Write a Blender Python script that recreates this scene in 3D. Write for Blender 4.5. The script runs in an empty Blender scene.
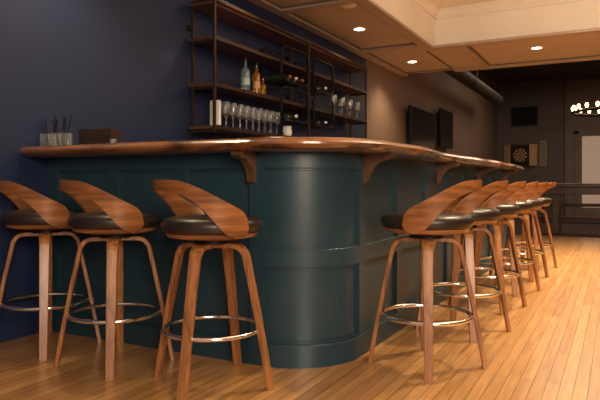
import bpy, bmesh, math, random
from mathutils import Vector, Matrix
random.seed(4)
C=bpy.context.scene.collection
rad=math.radians

# ---------------------------------------------------------------- materials
def newmat(name):
    m=bpy.data.materials.new(name); m.use_nodes=True
    nt=m.node_tree; b=nt.nodes.get("Principled BSDF")
    return m,nt,b
def plain(name,col,rough=.5,metal=0,noise=.12,scale=6,bump=0,coat=0,spec=.5):
    m,nt,b=newmat(name)
    tc=nt.nodes.new("ShaderNodeTexCoord"); n=nt.nodes.new("ShaderNodeTexNoise")
    n.inputs["Scale"].default_value=scale; n.inputs["Detail"].default_value=4
    nt.links.new(tc.outputs["Object"],n.inputs["Vector"])
    r=nt.nodes.new("ShaderNodeValToRGB")
    r.color_ramp.elements[0].position=.3; r.color_ramp.elements[1].position=.7
    r.color_ramp.elements[0].color=[c*(1-noise) for c in col]+[1]
    r.color_ramp.elements[1].color=[min(1,c*(1+noise)) for c in col]+[1]
    nt.links.new(n.outputs["Fac"],r.inputs["Fac"]); nt.links.new(r.outputs["Color"],b.inputs["Base Color"])
    b.inputs["Roughness"].default_value=rough; b.inputs["Metallic"].default_value=metal
    b.inputs["Coat Weight"].default_value=coat; b.inputs["Specular IOR Level"].default_value=spec
    if bump:
        bp=nt.nodes.new("ShaderNodeBump"); bp.inputs["Strength"].default_value=bump; bp.inputs["Distance"].default_value=.002
        n2=nt.nodes.new("ShaderNodeTexNoise"); n2.inputs["Scale"].default_value=scale*25
        nt.links.new(tc.outputs["Object"],n2.inputs["Vector"])
        nt.links.new(n2.outputs["Fac"],bp.inputs["Height"]); nt.links.new(bp.outputs["Normal"],b.inputs["Normal"])
    return m
def wood(name,c1,c2,stretch=(1,1,12),scale=14,rough=.35,coat=.2,dist=1.5,p0=.48,p1=.85):
    m,nt,b=newmat(name)
    tc=nt.nodes.new("ShaderNodeTexCoord"); mp=nt.nodes.new("ShaderNodeMapping")
    mp.inputs["Scale"].default_value=[1/s for s in stretch]
    nt.links.new(tc.outputs["Object"],mp.inputs["Vector"])
    n=nt.nodes.new("ShaderNodeTexNoise"); n.inputs["Scale"].default_value=scale; n.inputs["Detail"].default_value=6
    n.inputs["Distortion"].default_value=dist
    nt.links.new(mp.outputs[0],n.inputs["Vector"])
    n2=nt.nodes.new("ShaderNodeTexNoise"); n2.inputs["Scale"].default_value=scale*6; n2.inputs["Detail"].default_value=3
    nt.links.new(mp.outputs[0],n2.inputs["Vector"])
    mx=nt.nodes.new("ShaderNodeMath"); mx.operation='MULTIPLY_ADD'; mx.inputs[1].default_value=.35
    nt.links.new(n2.outputs["Fac"],mx.inputs[0]); nt.links.new(n.outputs["Fac"],mx.inputs[2])
    r=nt.nodes.new("ShaderNodeValToRGB"); r.color_ramp.elements[0].position=p0; r.color_ramp.elements[1].position=p1
    r.color_ramp.elements[0].color=list(c1)+[1]; r.color_ramp.elements[1].color=list(c2)+[1]
    nt.links.new(mx.outputs[0],r.inputs["Fac"]); nt.links.new(r.outputs["Color"],b.inputs["Base Color"])
    b.inputs["Roughness"].default_value=rough; b.inputs["Coat Weight"].default_value=coat
    b.inputs["Coat Roughness"].default_value=.2
    return m
def emis(name,col,st):
    m,nt,b=newmat(name); b.inputs["Base Color"].default_value=list(col)+[1]
    b.inputs["Emission Color"].default_value=list(col)+[1]; b.inputs["Emission Strength"].default_value=st
    return m
def glass(name,col=(1,1,1),rough=.02,tr=1):
    m,nt,b=newmat(name); b.inputs["Base Color"].default_value=list(col)+[1]
    b.inputs["Transmission Weight"].default_value=tr; b.inputs["Roughness"].default_value=rough; b.inputs["IOR"].default_value=1.4
    return m

M_navy=plain("navy_paint",(.013,.023,.066),.5,noise=.08,scale=2,spec=.35)
M_brown=plain("brown_wall_paint",(.18,.118,.088),.7,noise=.08,scale=2)
M_grey=plain("far_wall_paint",(.10,.080,.074),.7,noise=.1,scale=2)
M_grey2=plain("far_wall_light_paint",(.20,.16,.14),.7,noise=.08,scale=2)
M_soff=plain("soffit_paint",(.46,.37,.31),.6,noise=.05,scale=2)
M_cream=plain("cream_ceiling_paint",(.80,.74,.64),.6,noise=.04,scale=2)
M_trimd=plain("soffit_trim_paint",(.40,.315,.26),.5,noise=.05)
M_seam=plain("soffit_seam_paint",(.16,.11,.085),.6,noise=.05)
M_dceil=plain("dark_plank_ceiling",(.055,.038,.032),.8,noise=.5,scale=3)
M_teal=plain("teal_cabinet_paint",(.014,.042,.060),.38,noise=.06,scale=3,coat=.04)
M_walnut=wood("walnut_leg",(.15,.052,.016),(.42,.175,.055),stretch=(1,1,14),scale=22,p0=.48,p1=.85)
M_walnutb=wood("walnut_back",(.11,.035,.010),(.38,.150,.046),stretch=(5,5,.35),scale=9,p0=.48,p1=.88,dist=.8)
M_top=wood("bar_top_walnut",(.035,.014,.006),(.28,.110,.040),stretch=(6,6,1),scale=7,rough=.14,coat=.9,dist=2.5)
M_corbel=wood("corbel_wood",(.06,.026,.011),(.14,.060,.026),stretch=(2,2,8),scale=12)
M_shelfw=wood("shelf_wood",(.045,.016,.009),(.11,.04,.02),stretch=(1,12,1),scale=10)
M_leather=plain("dark_leather",(.020,.013,.011),.35,noise=.2,scale=10,bump=.25)
M_black=plain("black_metal",(.012,.011,.011),.45,metal=.6)
M_bronze=plain("bronze_metal",(.05,.028,.018),.4,metal=.6)
M_chrome=plain("chrome",(.88,.87,.86),.10,metal=1,noise=.02)
M_glass=glass("clear_glass",(.97,.98,1),.02,.94)
M_jar=glass("jar_glass",(.97,.98,.98),.02,.93)
M_glassb=glass("blue_glass",(.60,.80,.85),.03,.90)
M_amber=glass("amber_glass",(.90,.40,.07),.04,.85)
M_greenb=plain("dark_bottle_glass",(.02,.03,.015),.1,noise=.1)
M_white=plain("white_card",(.75,.72,.68),.6,noise=.03)
M_copper=plain("copper_foil",(.65,.25,.1),.3,metal=.7)
M_screen=plain("tv_screen",(.008,.008,.01),.15,noise=.05)
M_cork=plain("cork",(.50,.32,.14),.8)
M_red=plain("red_paint",(.4,.03,.02),.6); M_green=plain("green_paint",(.03,.2,.05),.6)
M_rug=plain("dark_rug",(.04,.02,.016),.9,noise=.3,scale=10)
M_dwood=wood("dark_table_wood",(.02,.01,.007),(.05,.025,.016),stretch=(12,1,1),scale=8)
M_bulb=emis("warm_bulb",(1,.56,.22),9)
M_down=emis("downlight_lens",(1,.84,.62),14)
M_door=emis("daylit_door_glass",(.50,.35,.25),.40)

def floor_mat():
    m,nt,b=newmat("oak_strip_floor")
    tc=nt.nodes.new("ShaderNodeTexCoord"); mp=nt.nodes.new("ShaderNodeMapping")
    mp.inputs["Rotation"].default_value=(0,0,rad(90))
    nt.links.new(tc.outputs["Object"],mp.inputs["Vector"])
    br=nt.nodes.new("ShaderNodeTexBrick"); br.offset=.37; br.offset_frequency=2
    br.inputs["Scale"].default_value=1; br.inputs["Brick Width"].default_value=1.5; br.inputs["Row Height"].default_value=.058
    br.inputs["Mortar Size"].default_value=.0020; br.inputs["Mortar Smooth"].default_value=.3; br.inputs["Bias"].default_value=0
    br.inputs["Color1"].default_value=(.60,.33,.118,1); br.inputs["Color2"].default_value=(.44,.22,.070,1); br.inputs["Mortar"].default_value=(.09,.04,.014,1)
    nt.links.new(mp.outputs[0],br.inputs["Vector"])
    mp2=nt.nodes.new("ShaderNodeMapping"); mp2.inputs["Scale"].default_value=(22,1.2,1)
    nt.links.new(tc.outputs["Object"],mp2.inputs["Vector"])
    n=nt.nodes.new("ShaderNodeTexNoise"); n.inputs["Scale"].default_value=2.2; n.inputs["Detail"].default_value=6; n.inputs["Distortion"].default_value=.6
    nt.links.new(mp2.outputs[0],n.inputs["Vector"])
    r=nt.nodes.new("ShaderNodeValToRGB"); r.color_ramp.elements[0].color=(.62,.57,.52,1); r.color_ramp.elements[1].color=(1.08,1.08,1.08,1)
    r.color_ramp.elements[0].position=.3; r.color_ramp.elements[1].position=.65
    nt.links.new(n.outputs["Fac"],r.inputs["Fac"])
    mx=nt.nodes.new("ShaderNodeMix"); mx.data_type='RGBA'; mx.blend_type='MULTIPLY'; mx.inputs[0].default_value=.75
    nt.links.new(br.outputs["Color"],mx.inputs[6]); nt.links.new(r.outputs["Color"],mx.inputs[7])
    nt.links.new(mx.outputs[2],b.inputs["Base Color"])
    b.inputs["Roughness"].default_value=.36; b.inputs["Coat Weight"].default_value=.8; b.inputs["Coat Roughness"].default_value=.24
    bp=nt.nodes.new("ShaderNodeBump"); bp.inputs["Strength"].default_value=.3; bp.inputs["Distance"].default_value=.003
    inv=nt.nodes.new("ShaderNodeMath"); inv.operation='SUBTRACT'; inv.inputs[0].default_value=1
    nt.links.new(br.outputs["Fac"],inv.inputs[1]); nt.links.new(inv.outputs[0],bp.inputs["Height"])
    nt.links.new(bp.outputs["Normal"],b.inputs["Normal"])
    return m
M_floor=floor_mat()

# ---------------------------------------------------------------- builders
def mesh(name,verts,faces,mat,smooth=False,parent=None,loc=(0,0,0),rot=(0,0,0),mats=None,fm=None):
    me=bpy.data.meshes.new(name); me.from_pydata([tuple(v) for v in verts],[],faces)
    bm=bmesh.new(); bm.from_mesh(me); bmesh.ops.recalc_face_normals(bm,faces=bm.faces); bm.to_mesh(me); bm.free()
    o=bpy.data.objects.new(name,me)
    for mm in (mats or [mat]): me.materials.append(mm)
    if fm:
        for p,i in zip(me.polygons,fm): p.material_index=i
    if smooth:
        for p in me.polygons: p.use_smooth=True
        try: me.set_sharp_from_angle(angle=rad(40))
        except Exception: pass
    C.objects.link(o); o.location=loc; o.rotation_euler=rot
    if parent: o.parent=parent
    return o
def boxdata(x0,x1,y0,y1,z0,z1,b=0):
    bm=bmesh.new(); bmesh.ops.create_cube(bm,size=1)
    for v in bm.verts:
        v.co=Vector(((x0+x1)/2+v.co.x*(x1-x0),(y0+y1)/2+v.co.y*(y1-y0),(z0+z1)/2+v.co.z*(z1-z0)))
    if b: bmesh.ops.bevel(bm,geom=bm.edges[:],offset=b,segments=2,affect='EDGES',profile=.5)
    bm.verts.ensure_lookup_table(); bm.verts.index_update()
    vs=[tuple(v.co) for v in bm.verts]; fs=[[v.index for v in f.verts] for f in bm.faces]; bm.free()
    return vs,fs
def box(name,x0,x1,y0,y1,z0,z1,mat,b=0,parent=None,loc=(0,0,0),rot=(0,0,0)):
    v,f=boxdata(x0,x1,y0,y1,z0,z1,b); return mesh(name,v,f,mat,False,parent,loc,rot)
def join(parts):
    V=[];F=[]
    for v,f in parts:
        o=len(V); V+=list(v); F+=[[i+o for i in x] for x in f]
    return V,F
def lathedata(prof,seg=24):
    V=[];F=[];n=len(prof)
    for i in range(seg):
        a=2*math.pi*i/seg
        for r,z in prof: V.append((r*math.cos(a),r*math.sin(a),z))
    for i in range(seg):
        j=(i+1)%seg
        for k in range(n-1): F.append([i*n+k,j*n+k,j*n+k+1,i*n+k+1])
    if prof[0][0]>1e-4: F.append([i*n for i in range(seg)][::-1])
    if prof[-1][0]>1e-4: F.append([i*n+n-1 for i in range(seg)])
    return V,F
def lathe(name,prof,mat,seg=24,parent=None,loc=(0,0,0),rot=(0,0,0),openend=False):
    V,F=lathedata(prof,seg)
    if openend: F=[f for f in F if len(f)==4]
    o=mesh(name,V,F,mat,True,parent,loc,rot)
    bm=bmesh.new(); bm.from_mesh(o.data); bmesh.ops.remove_doubles(bm,verts=bm.verts,dist=1e-5)
    bmesh.ops.recalc_face_normals(bm,faces=bm.faces); bm.to_mesh(o.data); bm.free()
    return o
def tubedata(pts,r,closed=False,seg=10):
    pts=[Vector(p) for p in pts]; n=len(pts); V=[];F=[]
    prev=None
    for i,p in enumerate(pts):
        a=pts[(i-1)%n] if (closed or i>0) else p; b=pts[(i+1)%n] if (closed or i<n-1) else p
        t=(b-a).normalized()
        if prev is None:
            up=Vector((0,0,1)) if abs(t.z)<.9 else Vector((1,0,0))
            u=t.cross(up).normalized()
        else:
            u=(prev-t*prev.dot(t)).normalized()
        prev=u; w=t.cross(u)
        for k in range(seg):
            q=2*math.pi*k/seg; V.append(p+u*r*math.cos(q)+w*r*math.sin(q))
    m=n if closed else n-1
    for i in range(m):
        j=(i+1)%n
        for k in range(seg):
            l=(k+1)%seg; F.append([i*seg+k,i*seg+l,j*seg+l,j*seg+k])
    if not closed:
        F.append(list(range(seg))); F.append([(n-1)*seg+k for k in range(seg)])
    return V,F
def tube(name,pts,r,mat,closed=False,seg=10,parent=None,loc=(0,0,0)):
    V,F=tubedata(pts,r,closed,seg); return mesh(name,V,F,mat,True,parent,loc)
def empty(name,loc,label,cat,group=None,rot=0):
    e=bpy.data.objects.new(name,None); C.objects.link(e); e.location=loc; e.rotation_euler=(0,0,rot)
    e.empty_display_size=.1; tag(e,label,cat,group); return e
def tag(o,label,cat,group=None):
    o["label"]=label; o["category"]=cat
    if group: o["group"]=group
def st(o,label=None,cat=None):
    o["kind"]="structure"
    if label: o["label"]=label; o["category"]=cat
    return o
def copytree(src,loc,rot=0,kidrot=None):
    e=src.copy(); C.objects.link(e); e.location=loc; e.rotation_euler=(0,0,rot)
    for ch in [c for c in bpy.data.objects if c.parent==src]:
        k=ch.copy(); k.parent=e; C.objects.link(k)
        for g in [c for c in bpy.data.objects if c.parent==ch]:
            q=g.copy(); q.parent=k; C.objects.link(q)
    return e

# ---------------------------------------------------------------- room
WX=-3.17
st(box("floor",-3.6,4,-3,19.3,-.1,0,M_floor),"narrow oak strip floor with a satin finish","floor")
st(box("wall_left",WX-.25,WX,-3,8.0,0,4.1,M_navy),"navy painted wall","wall")
st(box("wall_left",WX-.25,WX,8.0,19.3,0,4.1,M_brown),"brown painted wall","wall")
st(box("wall_back",WX,-1.36,18.6,19.3,0,4.1,M_grey),"dim grey-brown wall with a dartboard","wall")
st(box("wall_back",-1.36,4,19.0,19.3,0,4.1,M_grey2),"paler wall beside a glazed door","wall")
st(box("wall_right",4,4.2,-3,19.3,0,4.1,M_brown),"brown painted wall","wall")
st(box("baseboard_left",WX,WX+.015,-3,2.6,0,.12,M_navy,.004),"navy baseboard","baseboard")
SZ=2.73; TX=-2.15; TY=7.86; SE=9.57
st(box("ceiling",WX,TX,-3,SE,SZ,3.9,M_soff),"tan painted soffit over the bar","ceiling")
st(box("ceiling",TX,4,TY,SE,SZ,3.9,M_soff),"tan painted soffit across the room","ceiling")
st(box("ceiling",TX,4,-3,TY,3.2,3.3,M_cream),"cream raised tray ceiling","ceiling")
st(box("ceiling",WX,4,SE,19.3,3.9,4.0,M_dceil),"dark high ceiling","ceiling")
st(box("trim_1",TX,TX+.02,-3,TY,SZ-.01,3.2,M_cream),"cream fascia of the ceiling tray","trim")
st(box("trim_2",TX+.02,4,TY-.02,TY,SZ-.01,3.2,M_cream),"cream fascia of the ceiling tray","trim")
def crown(name,L,axis):
    pr=[(0,0),(.02,0),(.03,.03),(.05,.05),(.07,.085),(.09,.09),(.09,.11),(0,.11)]
    V=[];F=[];n=len(pr)
    for t in L:
        for a,b in pr:
            V.append((TX+.02+a,t,3.09+b) if axis=='y' else (t,TY-.02-a,3.09+b))
    F.append(list(range(n))); F.append([n+i for i in range(n)])
    for i in range(n): F.append([i,(i+1)%n,n+(i+1)%n,n+i])
    return st(mesh(name,V,F,M_cream),"cream crown moulding","trim")
crown("trim_3",(-3,TY-.02),'y'); crown("trim_4",(TX+.02,4),'x')
k=5
for x0,x1,y0,y1 in [(TX-.12,TX+.02,-3,TY-.12),(TX-.12,4,TY-.12,TY+.02),(WX,WX+.12,-3,SE),(TX-.12,4,SE-.14,SE),
                    (WX+.12,TX-.12,5.35,5.47),(WX+.12,TX-.12,3.2,3.32),(WX+.12,TX-.12,7.5,7.62),(-1.85,-1.73,TY+.02,SE-.14),(-.05,.07,TY+.02,SE-.14),(1.75,1.87,TY+.02,SE-.14)]:
    st(box("trim_%d"%k,x0,x1,y0,y1,SZ-.035,SZ,M_trimd,.006),"flat tan soffit moulding","trim"); k+=1
# dark beads inside each soffit panel
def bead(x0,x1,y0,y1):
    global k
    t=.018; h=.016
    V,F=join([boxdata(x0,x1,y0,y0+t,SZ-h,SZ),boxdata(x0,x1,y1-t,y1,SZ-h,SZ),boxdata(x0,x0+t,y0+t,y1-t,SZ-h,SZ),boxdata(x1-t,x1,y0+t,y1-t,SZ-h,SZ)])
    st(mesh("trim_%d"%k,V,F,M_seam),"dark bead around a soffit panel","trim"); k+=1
for y0,y1 in [(3.32,5.35),(5.47,7.5),(7.62,9.43)]: bead(WX+.13,TX-.13,y0+.01,y1-.01)
for x0,x1 in [(-1.72,-.06),(.08,1.74)]: bead(x0,x1,TY+.04,SE-.16)
DX0,DX1=-.98,.05
st(box("trim_%d"%k,DX0-.12,DX0,18.93,19.0,0,2.45,M_grey2,.01)); k+=1
st(box("trim_%d"%k,DX1,DX1+.12,18.93,19.0,0,2.45,M_grey2,.01)); k+=1
st(box("trim_%d"%k,DX0-.12,DX1+.12,18.93,19.0,2.35,2.47,M_grey2,.01)); k+=1
dr=st(box("door_1",DX0,DX1,18.95,19.0,0,2.35,M_grey2),"pale glazed door","door")
box("glass_pane",DX0+.08,DX1-.08,18.935,18.952,.25,2.28,M_door,0,parent=dr)

# ---------------------------------------------------------------- bar
FY=2.62; FX=-1.24; R=.35; X0=WX
L1=(FX-R)-X0; LA=R*math.pi/2; YE=8.0; L2=YE-(FY+R); LT=L1+LA+L2
def P(s,d,ext=0):
    if s<L1: return (X0+s,FY-d)
    if s<L1+LA:
        a=-math.pi/2+(s-L1)/R
        return (FX-R+(R+d)*math.cos(a),FY+R+(R+d)*math.sin(a))
    return (FX+d,FY+R+(s-L1-LA))
def samples(s0,s1,step=None):
    ss=[s0]
    for i in range(0,19):
        s=L1+LA*i/18
        if s0+1e-4<s<s1-1e-4: ss.append(s)
    if step:
        q=s0+step
        while q<s1-1e-4: ss.append(q); q+=step
    ss.append(s1); return sorted(set(ss))
def strip(s0,s1,prof,step=None,dfun=None):
    ss=samples(s0,s1,step); n=len(prof); V=[];F=[]
    for s in ss:
        for d,z in prof:
            dd=d+(dfun(s) if (dfun and d>0) else 0)
            x,y=P(s,dd); V.append((x,y,z))
    for i in range(len(ss)-1):
        for a in range(n):
            b=(a+1)%n; F.append([i*n+a,i*n+b,(i+1)*n+b,(i+1)*n+a])
    F.append(list(range(n))); F.append([(len(ss)-1)*n+a for a in range(n)])
    return V,F
def rect(d0,d1,z0,z1,b=.0015): return [(d0,z0),(d1,z0),(d1,z1),(d0,z1)] if not b else [(d0,z0),(d1-b,z0),(d1,z0+b),(d1,z1-b),(d1-b,z1),(d0,z1)]
bar=empty("bar_counter",(0,0,0),"dark teal panelled bar counter with curved corner and walnut top","bar counter")
V,F=strip(0,LT,rect(-.30,0,0,1.08,0)); mesh("body",V,F,M_teal,True,parent=bar)
V,F=strip(0,LT,[(-.01,0),(.030,0),(.030,.108),(.024,.115),(-.01,.115)]); mesh("base_rail",V,F,M_teal,True,parent=bar)
V,F=strip(0,LT,rect(-.01,.022,.50,.59)); mesh("middle_rail",V,F,M_teal,True,parent=bar)
V,F=strip(0,LT,rect(-.01,.022,1.0,1.08)); mesh("top_rail",V,F,M_teal,True,parent=bar)
stiles=[0.04,.55,1.05,L1-.04,L1+LA+.05]
s=L1+LA+.05
while s<LT-.3: s+=.62; stiles.append(min(s,LT-.05))
for q in stiles:
    V,F=strip(q-.04,q+.04,rect(-.01,.0215,.11,1.01)); mesh("stile",V,F,M_teal,False,parent=bar)
for a,b in zip(stiles[:-1],stiles[1:]):
    for z0,z1 in [(.115,.50),(.59,1.0)]:
        g=.04; w=.012; h=.010
        ps=[strip(a+g,b-g,rect(-.005,h,z0,z0+w,0)),strip(a+g,b-g,rect(-.005,h,z1-w,z1,0)),
            strip(a+g,a+g+w,rect(-.005,h,z0+w,z1-w,0)),strip(b-g-w,b-g,rect(-.005,h,z0+w,z1-w,0))]
        V,F=join(ps); mesh("panel_moulding",V,F,M_teal,False,parent=bar)
def corbel(s):
    pr=[(0,1.08),(.165,1.08),(.168,1.062),(.15,1.054)]
    for i in range(9):
        t=i/8; a=math.pi/2*t
        pr.append((.145-.118*math.sin(a),.945+.105*math.cos(a)))
    pr+= [(.026,.930),(0,.922)]
    V=[];F=[];n=len(pr)
    for ds in (-.022,.022):
        for d,z in pr:
            x,y=P(s+ds,d+.016); V.append((x,y,z))
    F=[list(range(n)),[n+i for i in range(n)]]+[[i,(i+1)%n,n+(i+1)%n,n+i] for i in range(n)]
    o=mesh("bracket",V,F,M_corbel,False,parent=bar); o["label"]="curved wooden corbel"
for s in [L1-.06,L1+LA+.09,L1+LA+1.6,L1+LA+3.05,L1+LA+4.5]: corbel(s)
def wav(s):
    w=.012*math.sin(s*3.1)+.007*math.sin(s*7.3+1)
    if s>L1+LA: 
        t=min(1,(s-L1-LA)/1.0); w+=t*(.026*math.sin((s-L1)*1.9+.5)+.008*math.sin(s*5.1))
    return w
pr=[(-.33,1.08),(.160,1.08),(.186,1.084),(.206,1.095),(.219,1.110),(.219,1.120),(.207,1.134),(.190,1.143),(.165,1.146),(-.33,1.146)]
V,F=strip(0,LT+.12,pr,step=.05,dfun=wav)
bt=mesh("worktop",V,F,M_top,True,parent=bar); bt["label"]="glossy live-edge walnut bar top with curved corner"

# ---------------------------------------------------------------- stool
def interp(x,pts):
    for (a,b),(c,d) in zip(pts[:-1],pts[1:]):
        if x<=c:
            t=(x-a)/(c-a); return b+(d-b)*t
    return pts[-1][1]
def smoothi(x,pts):
    return sum(interp(min(max(x+k,pts[0][0]),pts[-1][0]),pts) for k in range(-8,9,2))/9
def stool(loc,rot,legrot,label):
    e=empty("bar_stool",loc,label,"bar stool","walnut swivel bar stools",rot)
    lathe("seat",[(0,.695),(.19,.695),(.222,.705),(.233,.726),(.231,.746),(.218,.762),(.18,.771),(.09,.775),(0,.775)],M_leather,40,e)
    lathe("seat_pan",[(0,.672),(.16,.672),(.205,.682),(.212,.700),(0,.700)],M_walnutb,36,e)
    lathe("swivel_plate",[(0,.648),(.085,.648),(.085,.673),(0,.673)],M_black,24,e)
    top=[(0,.942),(36,.935),(56,.902),(78,.850),(98,.803),(112,.775)]
    bot=[(0,.892),(34,.880),(52,.842),(66,.778),(78,.708),(88,.685),(112,.682)]
    N=64; Mv=7; END=107
    V=[];F=[]
    for side in (0,1):
        for i in range(N+1):
            th=-END+2*END*i/N; a=abs(th)
            zt=smoothi(a,top); zb=smoothi(a,bot)
            e_=(END-a)/12
            if e_<1:
                k_=math.sqrt(max(0,1-(1-e_)**2)); mid=zb+(zt-zb)*.40; k_=max(k_,.05)
                zt=mid+(zt-mid)*k_; zb=mid+(zb-mid)*k_
            for j in range(Mv+1):
                t=j/Mv; z=zb+(zt-zb)*t
                r=.242+(z-.69)*.12-(.013 if side else 0)
                q=rad(th); V.append((r*math.cos(q),r*math.sin(q),z))
    S=(N+1)*(Mv+1); m=Mv+1
    for side in (0,1):
        o=side*S
        for i in range(N):
            for j in range(Mv): F.append([o+i*m+j,o+(i+1)*m+j,o+(i+1)*m+j+1,o+i*m+j+1])
    for i in range(N):
        for j in (0,Mv): F.append([i*m+j,(i+1)*m+j,S+(i+1)*m+j,S+i*m+j])
    for i in (0,N):
        for j in range(Mv): F.append([i*m+j,i*m+j+1,S+i*m+j+1,S+i*m+j])
    mesh("backrest",V,F,M_walnutb,True,e)
    path=[(.02,.640),(.07,.640),(.105,.640)]
    cx,cz,rr=.107,.575,.065
    for i in range(1,8):
        a=rad(90-77*i/7); path.append((cx+rr*math.cos(a),cz+rr*math.sin(a)))
    ex,ez=path[-1]
    for i in range(1,9):
        t=i/8; path.append((ex+(.287-ex)*t+.004*math.sin(math.pi*t),ez*(1-t)))
    V=[];F=[]; n=len(path)
    for i,(r,z) in enumerate(path):
        a=path[max(0,i-1)]; b=path[min(n-1,i+1)]
        dx,dz=b[0]-a[0],b[1]-a[1]; l=math.hypot(dx,dz); nx,nz=-dz/l,dx/l
        if i==n-1: nx,nz=1,0
        t=i/(n-1); w=(.033-.013*t) ; h=.011
        c=.003
        for (u,v) in [(-w+c,-h),(w-c,-h),(w,-h+c),(w,h-c),(w-c,h),(-w+c,h),(-w,h-c),(-w,-h+c)]:
            V.append((r+nx*v,u,z+nz*v))
    for i in range(n-1):
        for kk in range(8): F.append([i*8+kk,i*8+(kk+1)%8,(i+1)*8+(kk+1)%8,(i+1)*8+kk])
    F.append(list(range(8))); F.append([(n-1)*8+kk for kk in range(8)])
    for q in range(4):
        if q==0: lg=mesh("leg",V,F,M_walnut,True,e); l0=lg
        else: lg=l0.copy(); C.objects.link(lg)
        lg.rotation_euler=(0,0,legrot-rot+q*math.pi/2)
    tube("footrest_ring",[(.224*math.cos(2*math.pi*i/48),.224*math.sin(2*math.pi*i/48),.258) for i in range(48)],.0105,M_chrome,True,10,e)
    return e
s1=stool((-1.655,2.26,0),rad(-121),rad(-80),"walnut and dark leather bar stool beside the curved bar corner")
def mk(loc,rot,lr,label):
    e=copytree(s1,loc,rot); e["label"]=label
    for i,c in enumerate([c for c in bpy.data.objects if c.parent==e and c.name.startswith("leg")]):
        c.rotation_euler=(0,0,lr-rot+i*math.pi/2)
    return e
mk((-2.29,2.29,0),rad(-119),rad(-50),"walnut and dark leather bar stool on the short side")
mk((-2.86,2.33,0),rad(-116),rad(-42),"walnut and dark leather bar stool next to navy wall")
for i,(y,r) in enumerate([(3.00,5),(3.80,5),(4.62,4),(5.42,5),(6.22,4),(7.02,5)]):
    mk((-.86,y,0),rad(r),rad(-72+ (i*7)%15),"walnut and dark leather bar stool along the long side")

# ---------------------------------------------------------------- back counter and shelves
bc=empty("back_counter",(0,0,0),"dark back bar cabinet below the wall shelves","cabinet")
box("body",WX+.002,WX+.40,4.2,7.7,0,.90,M_teal,.005,bc)
box("counter_slab",WX+.002,WX+.43,4.18,7.75,.90,.94,M_top,.006,bc)
for i in range(5): box("cabinet_door",WX+.40,WX+.418,4.25+i*.69,4.90+i*.69,.1,.85,M_teal,.004,bc)
SXF=-2.90; SXB=-3.12
sh=empty("wall_shelf",(0,0,0),"black metal and dark wood back bar shelving on wall","shelf")
ys=[3.99,5.67,7.32]
ZT=2.44
for y in ys:
    for x in (SXF,SXB):
        box("post",x-.011,x+.011,y-.011,y+.011,1.34,ZT,M_bronze,.002,sh)
    for z in (ZT-.028,1.345,1.70,2.08):
        box("cross_bar",SXB-.01,SXF,y-.008,y+.008,z,z+.022,M_bronze,.002,sh)
    box("wall_fixing",WX,SXB-.010,y-.02,y+.02,2.2,2.24,M_bronze,.002,sh)
z=ZT-.028
box("rail",SXF-.012,SXF+.012,ys[0],ys[2],z,z+.028,M_bronze,.002,sh)
box("rail",SXB-.012,SXB+.012,ys[0],ys[2],z,z+.028,M_bronze,.002,sh)
for z in (1.37,1.72,2.10):
    box("shelf_board",SXB-.03,SXF-.014,3.97,7.34,z,z+.028,M_shelfw,.003,sh)
    box("rail",SXF-.012,SXF+.010,ys[0],ys[2],z-.002,z+.030,M_bronze,.002,sh)
box("shelf_board",SXB-.03,SXF-.016,3.97,7.34,ZT-.05,ZT-.028,M_shelfw,.003,sh)
def rrect(y0,y1,z0,z1,r,n=6):
    pts=[]
    for cy,cz,a0 in [(y1-r,z1-r,0),(y0+r,z1-r,90),(y0+r,z0+r,180),(y1-r,z0+r,270)]:
        for i in range(n+1):
            a=rad(a0+90*i/n); pts.append((cy+r*math.cos(a),cz+r*math.sin(a)))
    return pts
def rack(y0,y1,z0,z1):
    o=rrect(y0,y1,z0,z1,.09); i_=rrect(y0+.012,y1-.012,z0+.012,z1-.012,.078); n=len(o)
    parts=[]
    for xa,xb in ((SXF+.032,SXF+.012),(SXB+.02,SXB+.0)):
        V=[(xa,a,b) for a,b in o]+[(xa,a,b) for a,b in i_]+[(xb,a,b) for a,b in o]+[(xb,a,b) for a,b in i_]
        F=[]
        for q in range(n):
            l=(q+1)%n
            F+=[[q,l,n+l,n+q],[2*n+q,2*n+l,3*n+l,3*n+q],[q,l,2*n+l,2*n+q],[n+q,n+l,3*n+l,3*n+q]]
        parts.append((V,F))
    for yy in (y0+.12,y1-.12): parts.append(boxdata(SXB,SXF+.02,yy-.006,yy+.006,z0+.001,z0+.011))
    V,F=join(parts)
    o=mesh("rack_frame",V,F,M_black,False,sh); o["label"]="thin black rounded metal bottle rack frame"
rks=[(5.05,5.62,1.93,2.28),(5.05,5.62,1.55,1.88),(5.74,6.25,1.93,2.28),(5.74,6.25,1.55,1.88)]
for r in rks: rack(*r)
def bottle(loc,h,r,mat,cap,label,rot=(0,0,0),labmat=None):
    e=empty("liquor_bottle",loc,label,"bottle"); e.rotation_euler=rot
    lathe("glass_body",[(0,0),(r*.95,0),(r,.01),(r,h*.60),(r*.85,h*.67),(r*.36,h*.74),(r*.32,h*.93),(0,h*.93)],mat,20,e)
    lathe("cap",[(0,h*.93),(r*.4,h*.93),(r*.4,h),(0,h)],cap,16,e)
    if labmat: lathe("paper_label",[(r+.0008,h*.2),(r+.0008,h*.42)],labmat,20,e,openend=True)
    return e
for ri,(y0,y1,z0,z1) in enumerate(rks):
    for kk,(dy,c) in enumerate([(.14,M_copper),(.27,M_white),(.40,M_copper)]):
        if ri>0 and kk!=1: continue
        e=bottle((SXB+.0,y0+dy,z0+.014+.038),.27,.037,M_greenb,c,"dark wine bottle lying in a rounded rack",(0,rad(90),0))
        e.name="wine_bottle"; e["group"]="wine bottles in the shelf racks"
M_lab1=plain("blue_label",(.20,.26,.26),.6); M_lab2=plain("brown_label",(.30,.16,.06),.6)
bottle((-2.98,4.57,1.748),.31,.042,M_glassb,M_black,"clear bluish glass bottle on middle shelf",labmat=M_lab1)
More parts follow.
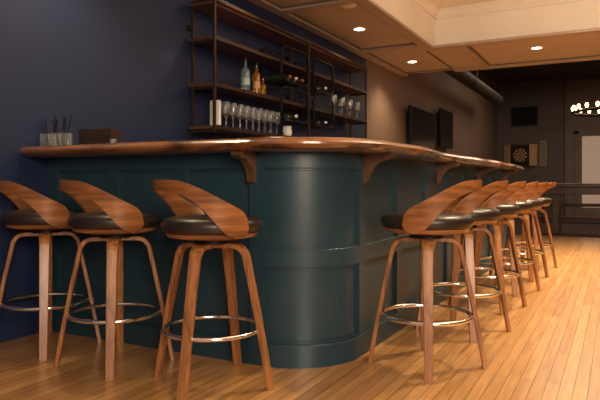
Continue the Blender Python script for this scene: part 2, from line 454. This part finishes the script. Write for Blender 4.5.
bottle((-2.98,4.76,1.748),.30,.036,M_amber,M_black,"amber whisky bottle on middle shelf",labmat=M_lab2)
bottle((-3.00,4.91,1.748),.18,.027,M_amber,M_copper,"small amber bottle on middle shelf")
def goblet(name,loc,label,group):
    o=lathe(name,[(0,0),(.034,0),(.034,.003),(.007,.008),(.0045,.02),(.0045,.100),(.010,.108),(.028,.122),(.036,.150),(.035,.190),(.030,.225),
                 (.0285,.225),(.0335,.190),(.0345,.150),(.026,.124),(.008,.112),(0,.111)],M_glass,18,loc=loc)
    tag(o,label,"glass",group); return o
g=goblet("wine_glass",(-2.96,4.24,1.398),"clear stemmed wine glass on the lower shelf","wine glasses on the lower shelf")
for r_,x in ((0,-2.96),(1,-3.07)):
    for i in range(9):
        if r_==0 and i==0: continue
        q=g.copy(); C.objects.link(q); q.location=(x,4.24+.108*i+r_*.05,1.398)
for i in range(7):
    q=g.copy(); C.objects.link(q); q.location=(-2.96-.08*(i%2),6.45+.12*i,1.748)
    q["label"]="clear stemmed glass on the middle shelf"; q["group"]="glasses on the middle shelf"
mn=empty("menu_holder",(-2.97,4.10,1.398),"white menu cards upright on the lower shelf","menu holder")
box("base",-.05,.05,-.03,.03,0,.012,M_black,.002,mn); box("card",-.045,.045,-.018,.018,.012,.22,M_white,.003,mn)
cr=empty("cream_jug",(-2.98,5.35,1.398),"small white ceramic jug on the lower shelf","jug")
lathe("body",[(0,0),(.03,0),(.045,.02),(.05,.05),(.04,.09),(.045,.11),(.041,.11),(.036,.09),(.044,.05),(.03,.01),(0,.01)],M_white,20,cr)
tube("handle",[(0,-.04,.09),(0,-.075,.085),(0,-.08,.055),(0,-.045,.03)],.005,M_white,parent=cr)

# ---------------------------------------------------------------- items on the bar top at the wall
def onbar(x,y): return (x,y,1.146)
def wallbox(w,d,h,t):
    return join([boxdata(-w,w,-d,d,0,t),boxdata(-w,w,-d,-d+t,t,h),boxdata(-w,w,d-t,d,t,h),boxdata(-w,-w+t,-d+t,d-t,t,h),boxdata(w-t,w,-d+t,d-t,t,h)])
for jx in (-3.105,-3.0):
    jar=empty("straw_jar",onbar(jx,2.56),"square clear holder with dark straws on bar top","straw holder","straw jars on the bar top")
    V,F=wallbox(.045,.04,.085,.003); mesh("jar_body",V,F,M_jar,False,jar)
    for i in range(6):
        a=-.03+.012*i; b=random.uniform(-.02,.02)
        tube("straw",[(a*.6,b,.006),(a*1.15,b*1.2,.09),(max(a*2.2,-.06),b*1.6,.165+random.uniform(0,.03))],.0028,M_black,parent=jar,seg=8)
cad=empty("napkin_caddy",onbar(-2.87,2.74),"dark brown wooden bar caddy on bar top","caddy",rot=rad(12))
V,F=wallbox(.115,.055,.115,.010); mesh("caddy_body",V,F,M_dwood,False,cad)
box("divider",-.004,.004,-.043,.043,.010,.11,M_dwood,0,cad)
box("napkin_stack",-.1,-.012,-.042,.042,.0105,.1,M_white,.003,cad); 
box("coaster_stack",.014,.1,-.042,.042,.0105,.095,M_copper,.003,cad)
tm=lathe("tumbler",[(0,0),(.018,0),(.02,.05),(.018,.05),(.016,.006),(0,.006)],M_jar,20,loc=onbar(-2.72,2.70)); tag(tm,"small clear shot glass beside the caddy","glass")

# ---------------------------------------------------------------- far end
def tv(loc,w,h,label,ang):
    e=empty("wall_television",loc,label,"television",rot=ang)
    box("casing",.08,.13,-w/2,w/2,-h/2,h/2,M_black,.006,e)
    box("screen",.1295,.133,-w/2+.02,w/2-.02,-h/2+.025,h/2-.02,M_screen,0,e)
    box("wall_mount",.001,.08,-.15,.15,-.12,.12,M_black,.004,e)
tv((WX,10.44,1.88),1.5,.72,"black flat television mounted on the brown wall",0)
tv((WX,12.10,2.03),.95,.76,"second black flat television on the brown wall",0)
e=empty("wall_television",(-2.40,18.56,2.90),"dark television on the far wall above dartboard","television")
box("casing",-.36,.36,-.05,.0,-.27,.27,M_black,.01,e); box("screen",-.34,.34,-.054,-.049,-.25,.25,M_screen,0,e); box("wall_mount",-.1,.1,0,.039,-.1,.1,M_black,0,e)
d=empty("ceiling_duct",(-2.60,0,2.98),"dark round ventilation duct along ceiling","duct")
M_duct=plain("dark_duct_metal",(.025,.020,.018),.6,metal=.2)
lathe("duct_pipe",[(0,0),(.13,0),(.13,5.7),(0,5.7)],M_duct,24,d,(0,9.58,0),(rad(-90),0,0))
for i in range(3): lathe("joint_band",[(.13,0),(.138,0),(.138,.05),(.13,.05)],M_black,24,d,(0,10.2+i*1.9,0),(rad(-90),0,0))
for i in range(3): box("hanger",-.006,.006,10.9+i*1.9,10.94+i*1.9,.13,.92,M_black,0,d)
e=empty("dartboard_cabinet",(-2.52,18.598,1.76),"dartboard in open wooden cabinet with lit backing","dartboard")
box("cabinet_back",-.28,.28,-.06,0,-.31,.31,M_black,.01,e)
box("cabinet_door",-.12,.12,-.012,.012,-.31,.31,M_cork,.006,e,(-.36,-.12,0),(0,0,rad(-38)))
box("cabinet_door",-.12,.12,-.012,.012,-.31,.31,M_cork,.006,e,(.36,-.12,0),(0,0,rad(38)))
V=[];F=[];fm=[]
rs=[0,.02,.11,.125,.185,.20,.24]
for i,r in enumerate(rs):
    for kk in range(20):
        a=2*math.pi*(kk+.5)/20; V.append((r*math.cos(a),0,r*math.sin(a)))
for i in range(len(rs)-1):
    for kk in range(20):
        l=(kk+1)%20; F.append([i*20+kk,i*20+l,(i+1)*20+l,(i+1)*20+kk])
        fm.append(2 if i==0 else (0 if i==5 else ((2 if kk%2 else 3) if i in (2,4) else (0 if kk%2 else 1))))
mesh("board_face",V,F,None,False,e,(0,-.096,0),mats=[M_black,M_cork,M_red,M_green],fm=fm)
lathe("board_rim",[(.0,0),(.242,0),(.242,.035),(0,.035)],M_black,32,e,(0,-.06,0),(rad(90),0,0))
e=empty("scoreboard",(-1.90,18.60,1.80),"narrow framed scoreboard beside the dartboard","scoreboard")
box("frame",-.09,.09,-.03,0,-.36,.36,M_cork,.01,e); box("panel",-.07,.07,-.035,-.029,-.33,.33,M_grey2,0,e)
e=empty("shuffleboard_table",(0,12.1,0),"long dark wooden shuffleboard table","table")
box("table_top",-1.35,3.4,-.35,.35,.86,.93,M_dwood,.01,e); box("apron",-1.33,3.38,-.33,.33,.73,.86,M_dwood,.01,e)
for x in (-1.0,1.0,3.0):
    for y in (-.22,.22): box("table_leg",x-.06,x+.06,y-.06,y+.06,.012,.73,M_dwood,.01,e)
r=box("floor_rug",-2.9,3.6,11.5,18.0,0,.012,M_rug,.004); tag(r,"large dark rug under the long table","rug")
e=empty("bench",(-.9,15.3,0),"low dark wooden bench on the rug","bench")
box("seat",-.8,.8,-.18,.18,.40,.47,M_dwood,.01,e)
for a in (-.65,.65): box("leg",a-.03,a+.03,-.15,.15,.012,.40,M_dwood,.005,e)
CH=(-.12,12.6,2.28)
e=empty("chandelier",CH,"black ring chandelier with glowing bulbs","chandelier")
RR=.64
tube("ring",[(RR*math.cos(2*math.pi*i/40),RR*math.sin(2*math.pi*i/40),-.01) for i in range(40)],.026,M_black,True,8,e)
for i in range(20):
    a=2*math.pi*i/20
    lathe("bulb",[(0,-.01),(.012,-.005),(.027,.02),(.031,.048),(.022,.08),(0,.09)],M_bulb,12,e,(RR*math.cos(a),RR*math.sin(a),.035))
    lathe("socket",[(0,-.01),(.016,-.01),(.016,.025),(0,.025)],M_black,10,e,(RR*math.cos(a),RR*math.sin(a),.005))
for i in range(3):
    a=2*math.pi*i/3+.4; tube("hanging_rod",[(RR*math.cos(a),RR*math.sin(a),0),(0,0,.65)],.010,M_black,parent=e,seg=8)
tube("stem",[(0,0,.64),(0,0,1.60)],.012,M_black,parent=e,seg=8); lathe("ceiling_canopy",[(0,1.58),(.08,1.58),(.07,1.62),(0,1.62)],M_black,20,e)
def down(x,y,en,z=SZ):
    e=empty("recessed_light",(x,y,z),"round recessed ceiling downlight with pale trim","ceiling light","recessed ceiling downlights")
    lathe("trim_ring",[(.062,0),(.085,0),(.085,-.008),(.062,-.010),(.062,0)],M_cream,28,e,openend=True)
    lathe("lens",[(0,-.004),(.062,-.004),(.062,0),(0,0)],M_down,24,e)
    l=bpy.data.lights.new("downlight_lamp",'SPOT'); l.energy=en; l.color=(1,.74,.44); l.spot_size=rad(125); l.spot_blend=.8; l.shadow_soft_size=.10
    o=bpy.data.objects.new("lamp",l); C.objects.link(o); o.parent=e; o.location=(0,0,-.03)
for x,y,en,z in [(-2.68,8.6,110,SZ),(-2.66,6.5,90,SZ),(-.95,8.5,170,SZ),(.16,8.35,420,SZ),(-2.7,4.4,70,SZ),(-2.7,2.6,85,SZ),(-.26,6.95,900,3.2),(.10,4.3,380,3.2)]: down(x,y,en,z)  # both tray downlights are out of view, added for floor glare and pool
sp=lathe("ceiling_speaker",[(0,-.012),(.07,-.012),(.085,-.004),(.085,0),(0,0)],M_cream,28,loc=(-2.41,5.60,SZ-.0)); tag(sp,"round pale ceiling speaker","speaker")

# ---------------------------------------------------------------- lights
def area(name,loc,target,en,sx,sy,col):
    l=bpy.data.lights.new(name,'AREA'); l.shape='RECTANGLE'; l.size=sx; l.size_y=sy; l.energy=en; l.color=col
    o=bpy.data.objects.new(name,l); C.objects.link(o); o.location=loc
    o.rotation_euler=(Vector(target)-Vector(loc)).to_track_quat('-Z','Y').to_euler()
    return o
area("tray_fill_down",(.2,3.9,3.1),(.2,3.9,0),45,1.6,4,(1,.78,.50))  # added fill under the tray, no fixture there
area("front_fill",(2.4,-1.6,2.2),(-1.4,3.4,.8),220,1.8,1.6,(1,.82,.62))  # fill light added behind the camera, no window there
area("tray_fill_up",(.3,4.8,2.6),(.3,4.8,3.2),58,2,4,(1,.82,.60))  # invisible mid-air fill added to brighten the tray ceiling
area("far_room_fill",(-.5,14.5,3.7),(-.5,14.5,0),80,3,3,(1,.72,.50))  # unseen fill added to brighten the far end
w=bpy.data.worlds.new("world"); bpy.context.scene.world=w; w.use_nodes=True
w.node_tree.nodes["Background"].inputs[0].default_value=(.68,.67,.72,1); w.node_tree.nodes["Background"].inputs[1].default_value=.42
bpy.context.scene.view_settings.view_transform='Standard'

# ---------------------------------------------------------------- camera
cam=bpy.data.cameras.new("camera"); co=bpy.data.objects.new("camera",cam); C.objects.link(co)
cam.sensor_width=36; cam.lens=36.0; cam.shift_y=-16/600; cam.clip_end=100
co.location=(0,0,.92); co.rotation_euler=(rad(90),0,rad(27.9))
bpy.context.scene.camera=co
